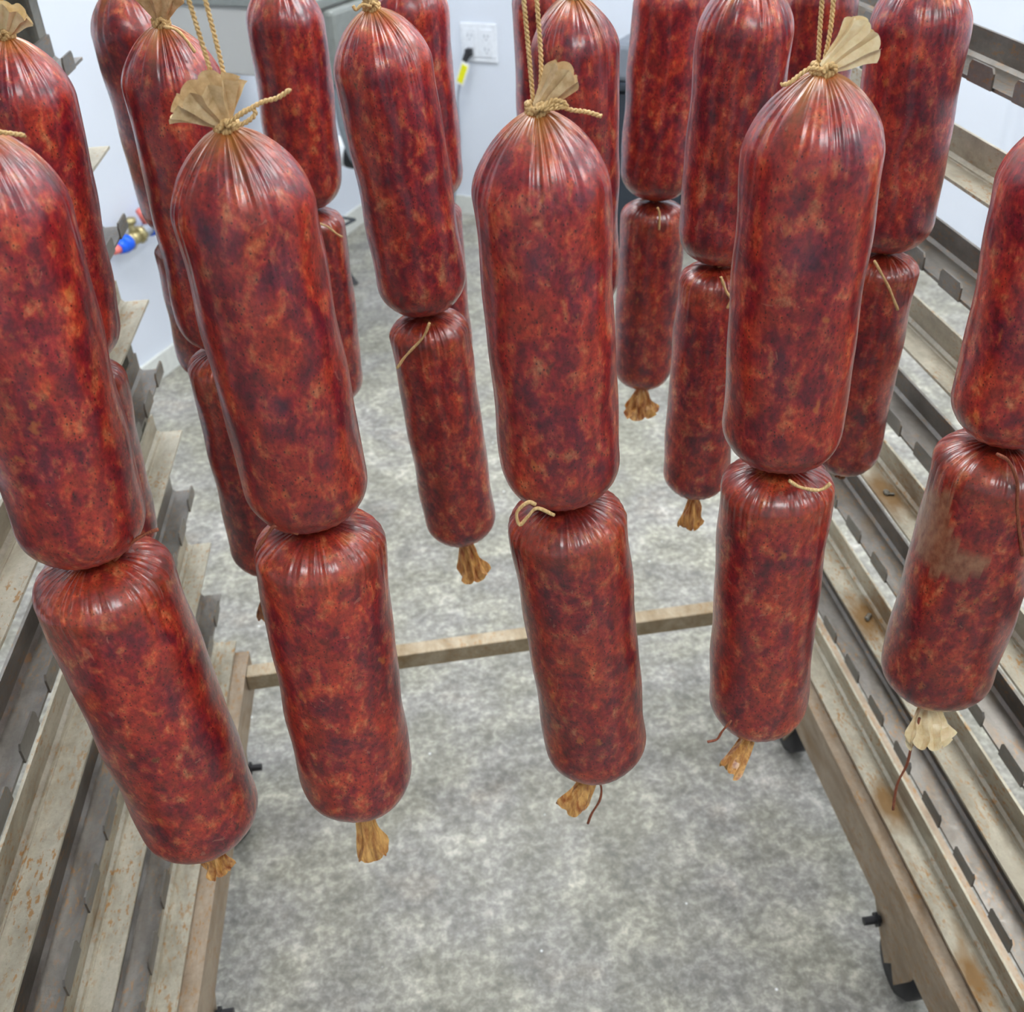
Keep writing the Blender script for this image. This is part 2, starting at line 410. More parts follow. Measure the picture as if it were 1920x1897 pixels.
# wall panel seams on the back wall, right of the rack
for sft in (2.42, 2.455):
    p = K + U * sft; struct(obj('trim_%d' % (1 if sft < 2.44 else 2), wallmesh(p, p + U * 0.006, -perpU, 0.075, H, 0.003), M['wall']))

# ceiling lamps
n_l = 0
for a in (0.9, 2.75, 4.6):
    for b in (1.1, 2.7, 4.5):
        if b > 4 and not 2 < a < 4: continue  # single panel behind the camera is added to brighten the sausage fronts
        p = K + U * a + V * b
        side = ('left' if a < 2 else 'middle' if a < 4 else 'right'); row_ = ('back' if b < 2 else 'front' if b < 4 else 'added rearmost')
        t = thing('ceiling_light', 'flat white ceiling light panel, %s column, %s row' % (side, row_), 'light', (p.x, p.y, H), 'ceiling light panels', (0, 0, math.atan2(U.y, U.x)))
        fb = bmesh.new()
        for lo, hi in (((-0.62, -0.32, -0.03), (0.62, -0.29, 0)), ((-0.62, 0.29, -0.03), (0.62, 0.32, 0)), ((-0.62, -0.29, -0.03), (-0.59, 0.29, 0)), ((0.59, -0.29, -0.03), (0.62, 0.29, 0))): add_box(fb, lo, hi)
        obj('frame', fb, M['plate'], t)
        obj('diffuser', box((-0.59, -0.29, -0.022), (0.59, 0.29, -0.012)), M['lamp'], t)

# ------------------------------------------------------------------ rack
rack = thing('smokehouse_rack', 'tall rusty metal smokehouse rack with notched side rails around the sausages', 'rack')
YF, YN = 1.53, 0.28
ZK = [1.262 - 0.113 * k for k in range(-2, 10)]          # k=-2 .. 9, even ones notched
def fxL(v): return Vector((v.x - 0.022 * (YF - v.y), v.y, v.z))
def ledge_prof(side, z, xf, xt, h, t=0.0036):
    s = 1 if side == 'R' else -1   # outward direction in x
    # L section: shelf from the tip to the fold, flange rising at the fold
    return [(xt, z - t), (xf + s * t, z - t), (xf + s * t, z + h), (xf, z + h), (xf, z + 0.004), (xf - s * 0.004, z), (xt, z)]
phaseR = {0: 1.055, 2: 1.041, 4: 1.03, 6: 1.095, 8: 1.033, -2: 1.05}
phaseL = {0: 1.06, 2: 1.02, 4: 1.01, 6: 1.005, 8: 0.98, -2: 1.05}
for side in 'LR':
    s = 1 if side == 'R' else -1
    fx = fxL if side == 'L' else None
    for i, z in enumerate(ZK):
        k = i - 2; notched = k % 2 == 0
        if side == 'R': xf, xt = (0.663 if not notched else 0.664 + 0.0016 * max(0, k)), (0.623 if not notched else 0.615 + 0.0028 * max(0, k))
        else: xf, xt = -0.4145, (-0.3755 if not notched else -0.381)
        jit = random.uniform(-0.0015, 0.0015); z += jit
        bm = bmesh.new(); extrude_profile(bm, ledge_prof(side, z, xf, xt, 0.030 if notched else 0.034), YN, YF, fx)
        if not notched:   # faint pressed rib just inside the fold
            extrude_profile(bm, [(xf - s * 0.010, z - 0.0005), (xf - s * 0.006, z - 0.0005), (xf - s * 0.007, z + 0.0012), (xf - s * 0.009, z + 0.0012)], YN + 0.003, YF - 0.003, fx)
        led = obj('notched_rail' if notched else 'plain_rail', bm, M['notch'] if notched else M['ledge'], rack)
        if notched:
            y0 = (phaseR if side == 'R' else phaseL)[k]; pitch = 0.0925
            y = y0 - pitch * 9
            while y < YF - 0.03:
                if y > YN + 0.01 and not (k == -2 and any(y - 0.012 < q < y + 0.062 for q in (0.66, 0.99, 1.27))):
                    bm = bmesh.new(); hgt = 0.0185
                    # upturned stop with clipped corners and a torn lip under it
                    yz = [(y, z - 0.003), (y + 0.050, z - 0.003), (y + 0.050, z + hgt * 0.72), (y + 0.046, z + hgt), (y + 0.004, z + hgt), (y, z + hgt * 0.72)]
                    x0, x1 = xt - s * 0.0006, xt - s * 0.0028
                    A = [bm.verts.new((x0, q, w)) for q, w in yz]; B = [bm.verts.new((x1, q, w)) for q, w in yz]
                    for j in range(6): bm.faces.new((A[j], A[(j + 1) % 6], B[(j + 1) % 6], B[j]))
                    bm.faces.new(A[::-1]); bm.faces.new(B)
                    if fx:
                        for v in bm.verts: v.co = fx(v.co)
                    bmesh.ops.recalc_face_normals(bm, faces=bm.faces)
                    obj('tab', bm, M['notch'], led)
                y += pitch
    # corner posts: angle section
    for yc, yd in ((YF, -1), (YN, 1)):
        if side == 'R': x0, x1, o = 0.682, 0.722, None
        else: x0, x1, o = -0.4180, -0.458, fxL
        bm = bmesh.new()
        ya, yb = sorted((yc, yc + yd * 0.004)); add_box(bm, (min(x0, x1), ya, 0.15), (max(x0, x1), yb, 1.95))
        ya, yb = sorted((yc, yc + yd * 0.034)); xa, xb = sorted((x0, x0 + s * 0.004)); add_box(bm, (xa, ya, 0.15), (xb, yb, 1.95))
        if o:
            for v in bm.verts: v.co = o(v.co)
        obj('post', bm, M['post'], rack)
    # bottom channel: wide top, inner face turned down, outer lip
    if side == 'R': xi, xo, zt, zb = 0.602, 0.70, 0.232, 0.140
    else: xi, xo, zt, zb = -0.352, -0.450, 0.232, 0.160
    t = 0.004
    pr = [(xi, zb), (xi, zt), (xo, zt), (xo, zb), (xo - s * t, zb), (xo - s * t, zt - t), (xi + s * t, zt - t), (xi + s * t, zb)]
    bm = bmesh.new(); extrude_profile(bm, pr, YN, YF - 0.02, fx); obj('bottom_channel', bm, M['channel'], rack)
    # casters
    for yc in ((0.84, 1.33) if side == 'R' else (0.84, 1.30)):
        xw = (xi + xo) / 2 - s * 0.012 if side == 'R' else (xi + xo) / 2 + 0.012
        xw = (fxL(Vector((xw, yc, 0)))).x if fx else xw
        cst = bpy.data.objects.new('caster', None); C.objects.link(cst); cst.parent = rack; cst.location = (xw, yc, 0)
        bm = bmesh.new()
        for dx in (-0.024, 0.024):
            yz = [(-0.075, 0.16), (0.085, 0.16), (0.078, 0.118), (0.03, 0.060), (0.012, 0.040), (-0.004, 0.064), (-0.022, 0.036), (-0.05, 0.09)]
            A = [bm.verts.new((dx - 0.002, q, w)) for q, w in yz]; B = [bm.verts.new((dx + 0.002, q, w)) for q, w in yz]
            for j in range(8): bm.faces.new((A[j], A[(j + 1) % 8], B[(j + 1) % 8], B[j]))
            bm.faces.new(A[::-1]); bm.faces.new(B)
        add_box(bm, (-0.026, -0.075, 0.156), (0.026, 0.085, 0.160))
        bmesh.ops.recalc_face_normals(bm, faces=bm.faces)
        obj('fork', bm, M['channel'], cst)
        bm = lathe([(0.016, -0.019), (0.046, -0.019), (0.052, -0.012), (0.0525, 0), (0.052, 0.012), (0.046, 0.019), (0.016, 0.019)], 28)
        w_ = obj('wheel', bm, M['black'], cst, True); w_.rotation_euler = (0, math.pi / 2, 0); w_.location = (0, 0, 0.053)
        bm = bmesh.new(); add_cyl(bm, (-s * 0.030, 0.048, 0.098), (-s * 0.034, 0.048, 0.098), 0.012, None, 6); add_cyl(bm, (-s * 0.026, 0.048, 0.098), (-s * 0.052, 0.048, 0.098), 0.0062, None, 14)
        obj('axle_bolt', bm, M['black'], cst)
WELDS = [((0.643, 1.146, 0.4715), 5), ((0.640, 1.150, 0.6975), 3)]
for (wx, wy, wz), _k in WELDS:
    bm = bmesh.new(); rw = random.Random(int(wy * 1000))
    for _ in range(7):
        g_ = bmesh.ops.create_icosphere(bm, subdivisions=2, radius=rw.uniform(0.0022, 0.0042)); off = Vector((rw.uniform(-1, 1) * 0.005, rw.uniform(-1, 1) * 0.006, 0.001))
        for v in g_['verts']: v.co = Vector((v.co.x, v.co.y, v.co.z * 0.6)) + off + Vector((wx, wy, wz))
    obj('weld_bead', bm, M['post'], rack, True)
# cross bars (far one seen low between the side frames)
for yb_, nm_ in ((1.457, 'far'), (0.30, 'near')):
    bm = bmesh.new()
    xa = fxL(Vector((-0.352, yb_, 0))).x; xb = 0.602
    add_box(bm, (xa, yb_ - 0.016, 0.198), (xb, yb_ + 0.016, 0.232), 0.0025)
    if yb_ > 1:
        for v in bm.verts: v.co.y += 0.028 * (v.co.x - xa) / (xb - xa)
    obj('cross_bar', bm, M['bar'], rack)
    bm = bmesh.new(); add_box(bm, (-0.45, yb_ - 0.015, 1.92), (0.70, yb_ + 0.015, 1.95), 0.002); obj('cross_bar', bm, M['post'], rack)
for xx in (-0.43, 0.69):
    bm = box((xx - 0.018, YN, 1.92), (xx + 0.018, YF, 1.95), 0.002); obj('top_rail', bm, M['post'], rack)

# sticks the twine hangs from, lying on the top notched rails
ZS = ZK[0] + 0.0095
for yy, nm in ((0.66, 'front row'), (0.99, 'middle row'), (1.27, 'back row')):
    bm = bmesh.new(); add_cyl(bm, (-0.424, yy, ZS), (0.655, yy, ZS), 0.008, None, 16)
    tag(obj('hanging_stick', bm, M['steel'], None, True), 'steel hanging stick above the %s of sausages' % nm, 'stick', 'hanging sticks')

# ------------------------------------------------------------------ sausages
# name: tie at the top, tie in the middle, width of the upper link, tie at the bottom, width of the lower link
CH = {
 'c0': [(-0.2359, 0.66, 1.3929), (-0.2486, 0.66, 1.0869), 0.0907, (-0.2286, 0.66, 0.7579), 0.1053],
 'c1': [(-0.0928, 0.66, 1.3818), (-0.0828, 0.66, 1.096), 0.0891, (-0.0866, 0.66, 0.782), 0.0986],
 'c2': [(0.0929, 0.66, 1.3776), (0.1049, 0.66, 1.0915), 0.0888, (0.1324, 0.66, 0.7882), 0.0918],
 'c3': [(0.2707, 0.66, 1.3876), (0.273, 0.66, 1.1023), 0.089, (0.2806, 0.66, 0.8149), 0.0871],
 'c4': [(0.4495, 0.66, 1.3509), (0.455, 0.66, 1.1022), 0.0905, (0.444, 0.66, 0.8259), 0.0974],
 'b0': [(-0.3027, 0.99, 1.3838), (-0.3251, 0.99, 1.0874), 0.0915, (-0.339, 0.99, 0.8517), 0.0843],
 'b1': [(-0.1761, 0.99, 1.3848), (-0.1802, 0.99, 1.0897), 0.0856, (-0.1818, 0.99, 0.8083), 0.0837],
 'b2': [(-0.0004, 0.99, 1.3861), (0.0214, 0.99, 1.1055), 0.0866, (0.0392, 0.99, 0.8199), 0.0808],
 'b3': [(0.1733, 0.99, 1.3842), (0.1758, 0.99, 1.0915), 0.0791, None, 0],
 'b4': [(0.332, 0.99, 1.3928), (0.3195, 0.99, 1.1293), 0.0851, (0.3105, 0.99, 0.8482), 0.0744],
 'b5': [(0.4922, 0.99, 1.3907), (0.4942, 0.99, 1.1265), 0.089, (0.4862, 0.99, 0.8583), 0.0764],
 'd0': [(-0.2608, 1.27, 1.3803), (-0.2513, 1.27, 1.1085), 0.086, (-0.2564, 1.27, 0.9212), 0.0754],
 'd1': [(-0.0949, 1.27, 1.3782), (-0.1003, 1.27, 1.1269), 0.0842, (-0.106, 1.27, 0.8637), 0.08],
 'd2': [(0.0404, 1.27, 1.3813), (0.0454, 1.27, 1.1237), 0.0875, (0.0475, 1.27, 0.9017), 0.0747],
 'd3m': [(0.1963, 1.27, 1.3796), (0.198, 1.27, 1.1102), 0.0862, None, 0],
 'd3': [(0.3396, 1.27, 1.3711), (0.3226, 1.27, 1.1017), 0.0885, (0.3129, 1.27, 0.84), 0.0814],
 'd4': [(0.5062, 1.27, 1.3612), (0.5107, 1.27, 1.0828), 0.0857, None, 0],
}
ST = {
 'c0top': [(-0.2311, 0.65, 1.3946), (-0.2202, 0.65, 1.392), (-0.2119, 0.65, 1.3902), (-0.2042, 0.65, 1.3884)] ,
 'c1top': [(-0.0917, 0.648, 1.3867), (-0.0823, 0.648, 1.3911), (-0.0691, 0.648, 1.397), (-0.0596, 0.648, 1.3989), (-0.0514, 0.648, 1.403)] ,
 'c1loop': [(-0.091, 0.648, 1.3858), (-0.0818, 0.648, 1.386), (-0.0739, 0.648, 1.3905), (-0.0745, 0.648, 1.3941), (-0.0795, 0.648, 1.393), (-0.087, 0.648, 1.3888)] ,
 'c2top': [(0.0902, 0.648, 1.3811), (0.1015, 0.648, 1.3833), (0.1112, 0.648, 1.3795), (0.1209, 0.648, 1.3775), (0.13, 0.648, 1.3743)] ,
 'c2loop': [(0.0925, 0.648, 1.3809), (0.1, 0.648, 1.3856), (0.1067, 0.648, 1.3844), (0.1086, 0.648, 1.3818), (0.1015, 0.648, 1.3811), (0.095, 0.648, 1.381)] ,
 'c3top': [(0.2655, 0.65, 1.3908), (0.2587, 0.65, 1.3922), (0.253, 0.65, 1.3892), (0.2462, 0.65, 1.3845), (0.2413, 0.65, 1.3839)] ,
 'c0mid': [(-0.2272, 0.64, 1.0922), (-0.2104, 0.64, 1.1067), (-0.1997, 0.64, 1.1123), (-0.1906, 0.64, 1.1149)] ,
 'c1mid': [(-0.0922, 0.625, 1.1085), (-0.1057, 0.625, 1.1174), (-0.1131, 0.625, 1.1114), (-0.1233, 0.625, 1.0986)] ,
 'c2mid': [(0.0901, 0.612, 1.1096), (0.078, 0.612, 1.1173), (0.0709, 0.612, 1.1108), (0.0649, 0.612, 1.1046), (0.0634, 0.612, 1.1155), (0.0714, 0.612, 1.1232), (0.077, 0.612, 1.1207)] ,
 'c3mid': [(0.2634, 0.615, 1.1154), (0.2722, 0.615, 1.1086), (0.2848, 0.615, 1.1042), (0.2908, 0.615, 1.1048), (0.2955, 0.615, 1.1089)] ,
 'c4mid': [(0.419, 0.612, 1.121), (0.4304, 0.612, 1.1126), (0.4415, 0.612, 1.0923), (0.4482, 0.612, 1.0644), (0.463, 0.612, 1.0211)] ,
 'c2bot': [(0.1275, 0.645, 0.7854), (0.1326, 0.645, 0.7719), (0.1311, 0.645, 0.7536), (0.1235, 0.645, 0.736), (0.1199, 0.645, 0.7228)] ,
 'c3bot': [(0.2432, 0.625, 0.8608), (0.2359, 0.625, 0.8488), (0.2318, 0.625, 0.8394), (0.2232, 0.625, 0.8376)] ,
 'c4bot': [(0.4289, 0.64, 0.816), (0.4273, 0.64, 0.788), (0.4279, 0.64, 0.7549), (0.4229, 0.64, 0.7255), (0.425, 0.64, 0.6881)] ,
 'b1top': [(-0.1691, 0.96, 1.3877), (-0.1603, 0.96, 1.3851), (-0.1536, 0.96, 1.3765), (-0.1488, 0.96, 1.3667)] ,
 'b2top': [(-0.0003, 0.98, 1.3886), (-0.0076, 0.98, 1.3907), (-0.0134, 0.98, 1.387), (-0.0157, 0.98, 1.3904)] ,
 'b2mid': [(0.0225, 0.95, 1.1111), (0.0155, 0.95, 1.097), (0.0023, 0.95, 1.084), (-0.0065, 0.95, 1.0751), (-0.0138, 0.95, 1.0653)] ,
 'b4mid': [(0.3087, 0.945, 1.1327), (0.3152, 0.945, 1.1171), (0.3208, 0.945, 1.1081), (0.3177, 0.945, 1.0987)] ,
 'b5mid': [(0.4638, 0.945, 1.1345), (0.4746, 0.945, 1.1185), (0.4843, 0.945, 1.1034), (0.4908, 0.945, 1.0912), (0.4974, 0.945, 1.0789)] ,
 'd1mid': [(-0.089, 1.23, 1.1203), (-0.0792, 1.23, 1.1149), (-0.0698, 1.23, 1.1056), (-0.0641, 1.23, 1.1012)] ,
 'd3mid': [(0.3162, 1.23, 1.1041), (0.3191, 1.23, 1.0959), (0.3192, 1.23, 1.0758)] ,

}

def cap(u, p, q): return (max(0.0, 1 - (1 - u) ** p)) ** (1 / q)

def body_mesh(L, R, top, seed, fine_, pocket=False):
    rnd = random.Random(seed)
    nt_ = 240 if fine_ else 120
    if top == 'point': ht, pt_, qt, npl, amp, alen = R * 1.12, 1.75, 1.35, rnd.randint(20, 25), 0.0030, 0.028
    else: ht, pt_, qt, npl, amp, alen = R * 0.50, 2.0, 2.1, rnd.randint(32, 40), 0.0024, 0.021
    hb = R * 0.84
    ss = []
    n1, n2, n3 = (30, 22, 20) if fine_ else (20, 14, 12)
    for i in range(n1): ss.append(ht * 1.15 * (i / n1) ** 1.6)
    for i in range(n2): ss.append(ht * 1.15 + (L - ht * 1.15 - hb) * i / n2)
    for i in range(n3 + 1): ss.append(L - hb + hb * (1 - (1 - i / n3) ** 1.6))
    th = np.arange(nt_) * 2 * math.pi / nt_
    # uneven pleats: phase warp, length and depth vary around the tie
    a1, a2, a3, a4 = [rnd.uniform(0, 6.28) for _ in range(4)]
    warp = 0.5 * np.sin(2 * th + a1) + 0.35 * np.sin(3 * th + a2) + 0.18 * np.sin(7 * th + a3)
    ple = 1 - 2 * np.abs(np.sin((npl * th + 1.6 * warp * 2) / 2)) ** 0.65
    ple = 0.7 * ple + 0.45 * (1 - 2 * np.abs(np.sin(((2 * npl + 5) * th + 2.3 * warp) / 2)) ** 0.8)
    dep = 0.65 + 0.35 * np.sin(5 * th + a4) + 0.25 * np.sin(11 * th + a2)
    ln_ = alen * (1 + 0.35 * np.sin(4 * th + a3) + 0.3 * np.sin(9 * th + a1))
    npb = rnd.randint(22, 30); pleb = 1 - 2 * np.abs(np.sin((npb * th + warp) / 2)) ** 0.7
    verts = []; bare = []; pock = []
    neck = 0.0042
    bx, by = rnd.uniform(-1, 1) * 0.0022, rnd.uniform(-1, 1) * 0.0018
    ph = rnd.uniform(0, 6.28); el = rnd.uniform(0, 0.012)
    for s in ss:
        r = R
        if s < ht: r = neck + (R - neck) * cap(s / ht, pt_, qt)
        d = max(0.0, L - s)
        if d < hb: r = min(r, neck + (R - neck) * cap(d / hb, 2.15, 2.1))
        bulge = 1 + 0.006 * math.sin(2.2 * math.pi * s / L + ph) + 0.003 * math.sin(7 * s / L * math.pi + ph * 2)
        r *= bulge
        env = np.exp(-(s / ln_) ** 1.6) * amp * min(1, r / (R * 0.35)) * dep
        envb = math.exp(-(d / 0.011) ** 1.5) * 0.0008
        rr = r * (1 + el * np.cos(2 * th + ph)) + ple * env + pleb * envb
        lump = 0.0005 * np.sin(3 * th + s * 60 + a1) + 0.0004 * np.sin(5 * th - s * 95 + a2)
        rr = rr + lump * min(1, r / R)
        rr = np.maximum(rr, 0.0018)
        k = math.sin(math.pi * s / L)
        for t_, q in zip(th, rr): verts.append((q * math.cos(t_) + bx * k, q * math.sin(t_) + by * k, s))
        b0 = np.exp(-(s / 0.0085) ** 1.4) * 0.85 if top == 'point' else 0.13 * math.exp(-((s - 0.016) / 0.018) ** 2)
        for j, t_ in enumerate(th):
            bb = b0
            if top == 'point': bb = min(1.0, b0 + 0.45 * math.exp(-(s / 0.026) ** 2) * max(0.0, math.sin(3 * t_ + a1)) ** 6)
            bb = max(bb, 0.8 * math.exp(-(d / 0.004) ** 1.4))
            bare.append(bb)
            if pocket:
                # crescent of lifted casing at upper left
                tx = math.cos(t_); ty = math.sin(t_)   # local x ~ image right, local -y ~ towards the viewer
                u = (math.atan2(tx, ty) + 1.12) / 0.85; w = (s - 0.074) / 0.038
                inside = 1 if (u * u + w * w < 1 and not ((u - 0.85) ** 2 / 0.75 + (w + 0.85) ** 2 / 1.1 < 1)) else 0
                pock.append(inside)
    nr = len(ss); faces = []
    for i in range(nr - 1):
        for j in range(nt_):
            a = i * nt_ + j; b = i * nt_ + (j + 1) % nt_
            faces.append((a, a + nt_, b + nt_, b))
    faces.append(tuple(range(nt_))); faces.append(tuple((nr - 1) * nt_ + j for j in range(nt_ - 1, -1, -1)))
    me = bpy.data.meshes.new('sausage'); me.from_pydata(verts, [], faces)
    at = me.attributes.new('bare', 'FLOAT', 'POINT'); at.data.foreach_set('value', bare)
    at = me.attributes.new('pocket', 'FLOAT', 'POINT'); at.data.foreach_set('value', pock if pocket else [0.0] * len(verts))
    me.materials.append(M['meat']); me.polygons.foreach_set('use_smooth', [True] * len(me.polygons)); me.update()
    return me

def frame(T, B):
    T, B = Vector(T), Vector(B); z = (B - T).normalized(); x = Vector((1, 0, 0)); x = (x - z * x.dot(z)).normalized(); y = z.cross(x)
    # local x right, local z down the link
    return Matrix(((x.x, y.x, z.x, T.x), (x.y, y.y, z.y, T.y), (x.z, y.z, z.z, T.z), (0, 0, 0, 1))), (B - T).length

def fan_mesh(base, d, length, w, flat, npl, seed, r0=0.0035, scallop=0.10, crumple=0.05, open_=1.0):
    """pleated skirt of gathered casing flaring out of a tie: a closed pleated cone squashed flat"""
    rnd = random.Random(seed); d = Vector(d).normalized()
    side = d.cross(Vector((0, 1, 0))); side = side.normalized() if side.length > 0.1 else Vector((1, 0, 0)); nrm = side.cross(d).normalized()
    bm = bmesh.new(); per = 8; nseg = npl * per; rows_ = 10; rings = []
    lj = [rnd.uniform(-1, 1) for _ in range(npl)]; cj = [rnd.uniform(0, 6.28) for _ in range(4)]
    for i in range(rows_):
        t = i / (rows_ - 1); ring = []
        for j in range(nseg):
            a = 2 * math.pi * j / nseg; k = j // per; f = (j % per) / per
            p = 4 * abs(f - 0.5) - 1                       # zigzag pleat, +1 at the fold
            sc = math.sin(math.pi * f) ** 0.6              # rounded scallop between folds
            ww = r0 + (w - r0) * t ** 0.9 * open_
            ff = r0 + (w * flat - r0) * t
            rp = 1 + 0.10 * p * min(1, t * 3)
            Lh = length * (1 + (scallop * (sc - 0.5) + 0.05 * lj[k]) * t ** 3)
            cr = crumple * t * w * (math.sin(2 * a + 7 * t + cj[0]) * 0.5 + math.sin(3 * a - 11 * t + cj[1]) * 0.3)
            arc = 1 - 0.42 * (abs(math.cos(a)) ** 3) * t * min(1.2, w / length)
            ring.append(bm.verts.new(Vector(base) + d * (Lh * t * arc) + side * (ww * rp * math.cos(a) + cr) + nrm * (ff * rp * math.sin(a) + cr * 0.6 - 0.0011 * p * min(1, 2 * t))))
        rings.append(ring)
    for a, b in zip(rings, rings[1:]):
        for j in range(nseg): bm.faces.new((a[j], a[(j + 1) % nseg], b[(j + 1) % nseg], b[j]))
    bm.faces.new(rings[0][::-1])
    return bm

def to_local(bm, M4):
    Mi = M4.inverted()
    for v in bm.verts: v.co = Mi @ v.co
    return bm

def knot_mesh(c, r=0.0062, cr=0.0019, turns=2.6):
    bm = bmesh.new(); pts = []
    for i in range(int(turns * 10) + 1):
        a = 2 * math.pi * i / 10; pts.append(Vector((c[0] + r * math.cos(a), c[1] + r * math.sin(a), c[2] + (i / (turns * 10) - 0.5) * cr * 3.2)))
    twine(bm, pts, cr, 0.005)
    twine(bm, [(c[0] - 0.002, c[1] - r - 0.0005, c[2] - 0.004), (c[0] + 0.004, c[1] - r - 0.003, c[2] + 0.001), (c[0] + 0.001, c[1] - r - 0.002, c[2] + 0.0045), (c[0] - 0.003, c[1] - r - 0.0015, c[2])], cr, 0.005)
    return bm

LABELS = {
 'c0u': 'fat front row sausage cut off by the left edge, twine end beside it',
 'c0l': 'thick lower front sausage over the left rails, with pale shiny creases',
 'c1u': 'large front row upper sausage under a wide pleated fan tip, left of centre',
 'c1l': 'lower front sausage ending in a long two-pronged tan tail, left of centre',
 'c2u': 'large front centre upper sausage with a narrow leaf-shaped tip and twine bow',
 'c2l': 'lower front centre sausage with a folded tan tail and brown string below',
 'c3u': 'tall front upper sausage with a pale fan tip on doubled twine, right of centre',
 'c3l': 'short lower front sausage with lopsided bottom above the right channel',
 'c4u': 'front upper sausage cut off by the right edge of the photograph',
 'c4l': 'lower front sausage at right with a tan air pocket and ruffled tail',
 'b0u': 'dark second row upper sausage at the far left with a tan fan tip',
 'b0l': 'mostly hidden lower sausage behind the leftmost front sausage',
 'b1u': 'second row upper sausage with orange flecks behind the wide fan tip',
 'b1l': 'dark slim lower sausage with a brown tail, left of the front pair',
 'b2u': 'second row upper sausage with pale scars, between the left and centre front ones',
 'b2l': 'second row lower sausage with a twine end on its shoulder, above open floor',
 'b3u': 'second row upper sausage partly hidden behind the front centre twine',
 'b4u': 'second row upper sausage with dark herb flecks, left of the doubled twine',
 'b4l': 'slim lower sausage with a short golden tail, left of the right front pair',
 'b5u': 'second row upper sausage against the right rack rails',
 'b5l': 'slim lower sausage with a long twine end in front of the right rails',
 'd0u': 'back row upper sausage at upper left, purple and smooth sided',
 'd0l': 'narrow sliver of back row lower sausage behind the left fan tip sausage',
 'd1u': 'back row upper sausage with scarred top in front of the grey box',
 'd1l': 'back row lower sausage with twine end, sliver right of the left front sausage',
 'd2u': 'back row upper sausage left of the white wall outlet',
 'd2l': 'sliver of back row lower sausage beneath the outlet, against the pale floor',
 'd3mu': 'dark back row sausage sliver directly behind the front centre twine',
 'd3u': 'back row upper sausage in front of the dark bin',
 'd3l': 'small back row lower sausage with a ragged tail beneath the dark bin',
 'd4u': 'back row sausage just behind the doubled twine at right',
}
GR = {'c': 'sausages in the front row', 'b': 'sausages in the second row', 'd': 'sausages in the back row'}
seed = 11
def make(key, T, B, D, top, kind):
    global seed
    seed += 1
    M4, L = frame(T, B)
    me = body_mesh(L, D / 2, top, seed, key[0] != 'd', pocket=(key == 'c4l'))
    o = bpy.data.objects.new('sausage', me); C.objects.link(o); o.matrix_world = M4
    tag(o, LABELS[key], 'sausage', GR[key[0]])
    return o, M4, L

def part(name, bm, m, o, M4, smooth=True): return obj(name, to_local(bm, M4), m, o, smooth)

FAN = {  # direction, length, half width, flatness, pleats
 'c1': ((-0.36, -0.35, 0.9), 0.029, 0.024, 0.30, 12), 'c2': ((0.62, -0.25, 0.80), 0.030, 0.0115, 0.5, 6),
 'c3': ((1.0, -0.2, 0.80), 0.034, 0.0165, 0.28, 9), 'c0': ((0.2, -0.2, 0.9), 0.028, 0.018, 0.3, 12), 'c4': ((0.3, -0.2, 0.9), 0.028, 0.018, 0.3, 12),
 'b0': ((0.35, -0.25, 0.8), 0.026, 0.020, 0.3, 11), 'b1': ((0.15, -0.3, 0.9), 0.030, 0.020, 0.45, 9), 'b2': ((0.0, -0.1, 0.95), 0.028, 0.016, 0.4, 9)}
TAIL = {  # lower tie tails: direction, length, half width, flat, pleats, material
 'c0': ((0.10, -0.4, -1), 0.040, 0.014, 0.6, 8, 'tail'), 'c1': ((0.02, -0.1, -1), 0.074, 0.0145, 0.45, 6, 'tail'),
 'c2': ((-0.62, -0.25, -1), 0.056, 0.0145, 0.42, 6, 'tail'), 'c3': ((-0.85, -0.7, -1), 0.052, 0.012, 0.7, 7, 'tail'),
 'c4': ((-0.10, -0.7, -1), 0.052, 0.024, 0.4, 10, 'pale'), 'b1': ((-0.22, -0.1, -1), 0.070, 0.013, 0.6, 6, 'tail_dark'),
 'b2': ((0.16, -0.1, -1), 0.058, 0.018, 0.45, 8, 'tail'), 'b4': ((-0.10, -0.2, -1), 0.046, 0.014, 0.5, 8, 'tail'),
 'b5': ((0, 0, -1), 0.012, 0.006, 0.8, 6, 'tail_dark'), 'b0': ((0, 0, -1), 0.04, 0.012, 0.5, 7, 'tail'), 'd0': ((0, 0, -1), 0.03, 0.01, 0.5, 7, 'tail_dark'),
 'd1': ((0, 0, -1), 0.03, 0.01, 0.5, 7, 'tail'), 'd2': ((0, 0, -1), 0.03, 0.01, 0.5, 7, 'tail'), 'd3': ((-0.10, -0.3, -1), 0.046, 0.024, 0.4, 9, 'tail')}
LOOSE_U = {'c0': ['c0top'], 'c1': ['c1top', 'c1loop'], 'c2': ['c2top', 'c2loop'], 'c3': ['c3top'], 'b1': ['b1top'], 'b2': ['b2top']}
LOOSE_M = {'c0': ['c0mid'], 'c1': ['c1mid'], 'c2': ['c2mid'], 'c3': ['c3mid'], 'c4': ['c4mid'], 'b2': ['b2mid'], 'b4': ['b4mid'], 'b5': ['b5mid'], 'd1': ['d1mid'], 'd3': ['d3mid']}
LOOSE_B = {'c2': ['c2bot'], 'c3': ['c3bot'], 'c4': ['c4bot']}
DARK = {'c0mid', 'c1mid', 'c4mid', 'c2bot', 'c3bot', 'c4bot'}
THIN = {'c0mid': 0.0013, 'c3bot': 0.0011, 'c2bot': 0.0012, 'c4bot': 0.0013, 'c3mid': 0.0014}
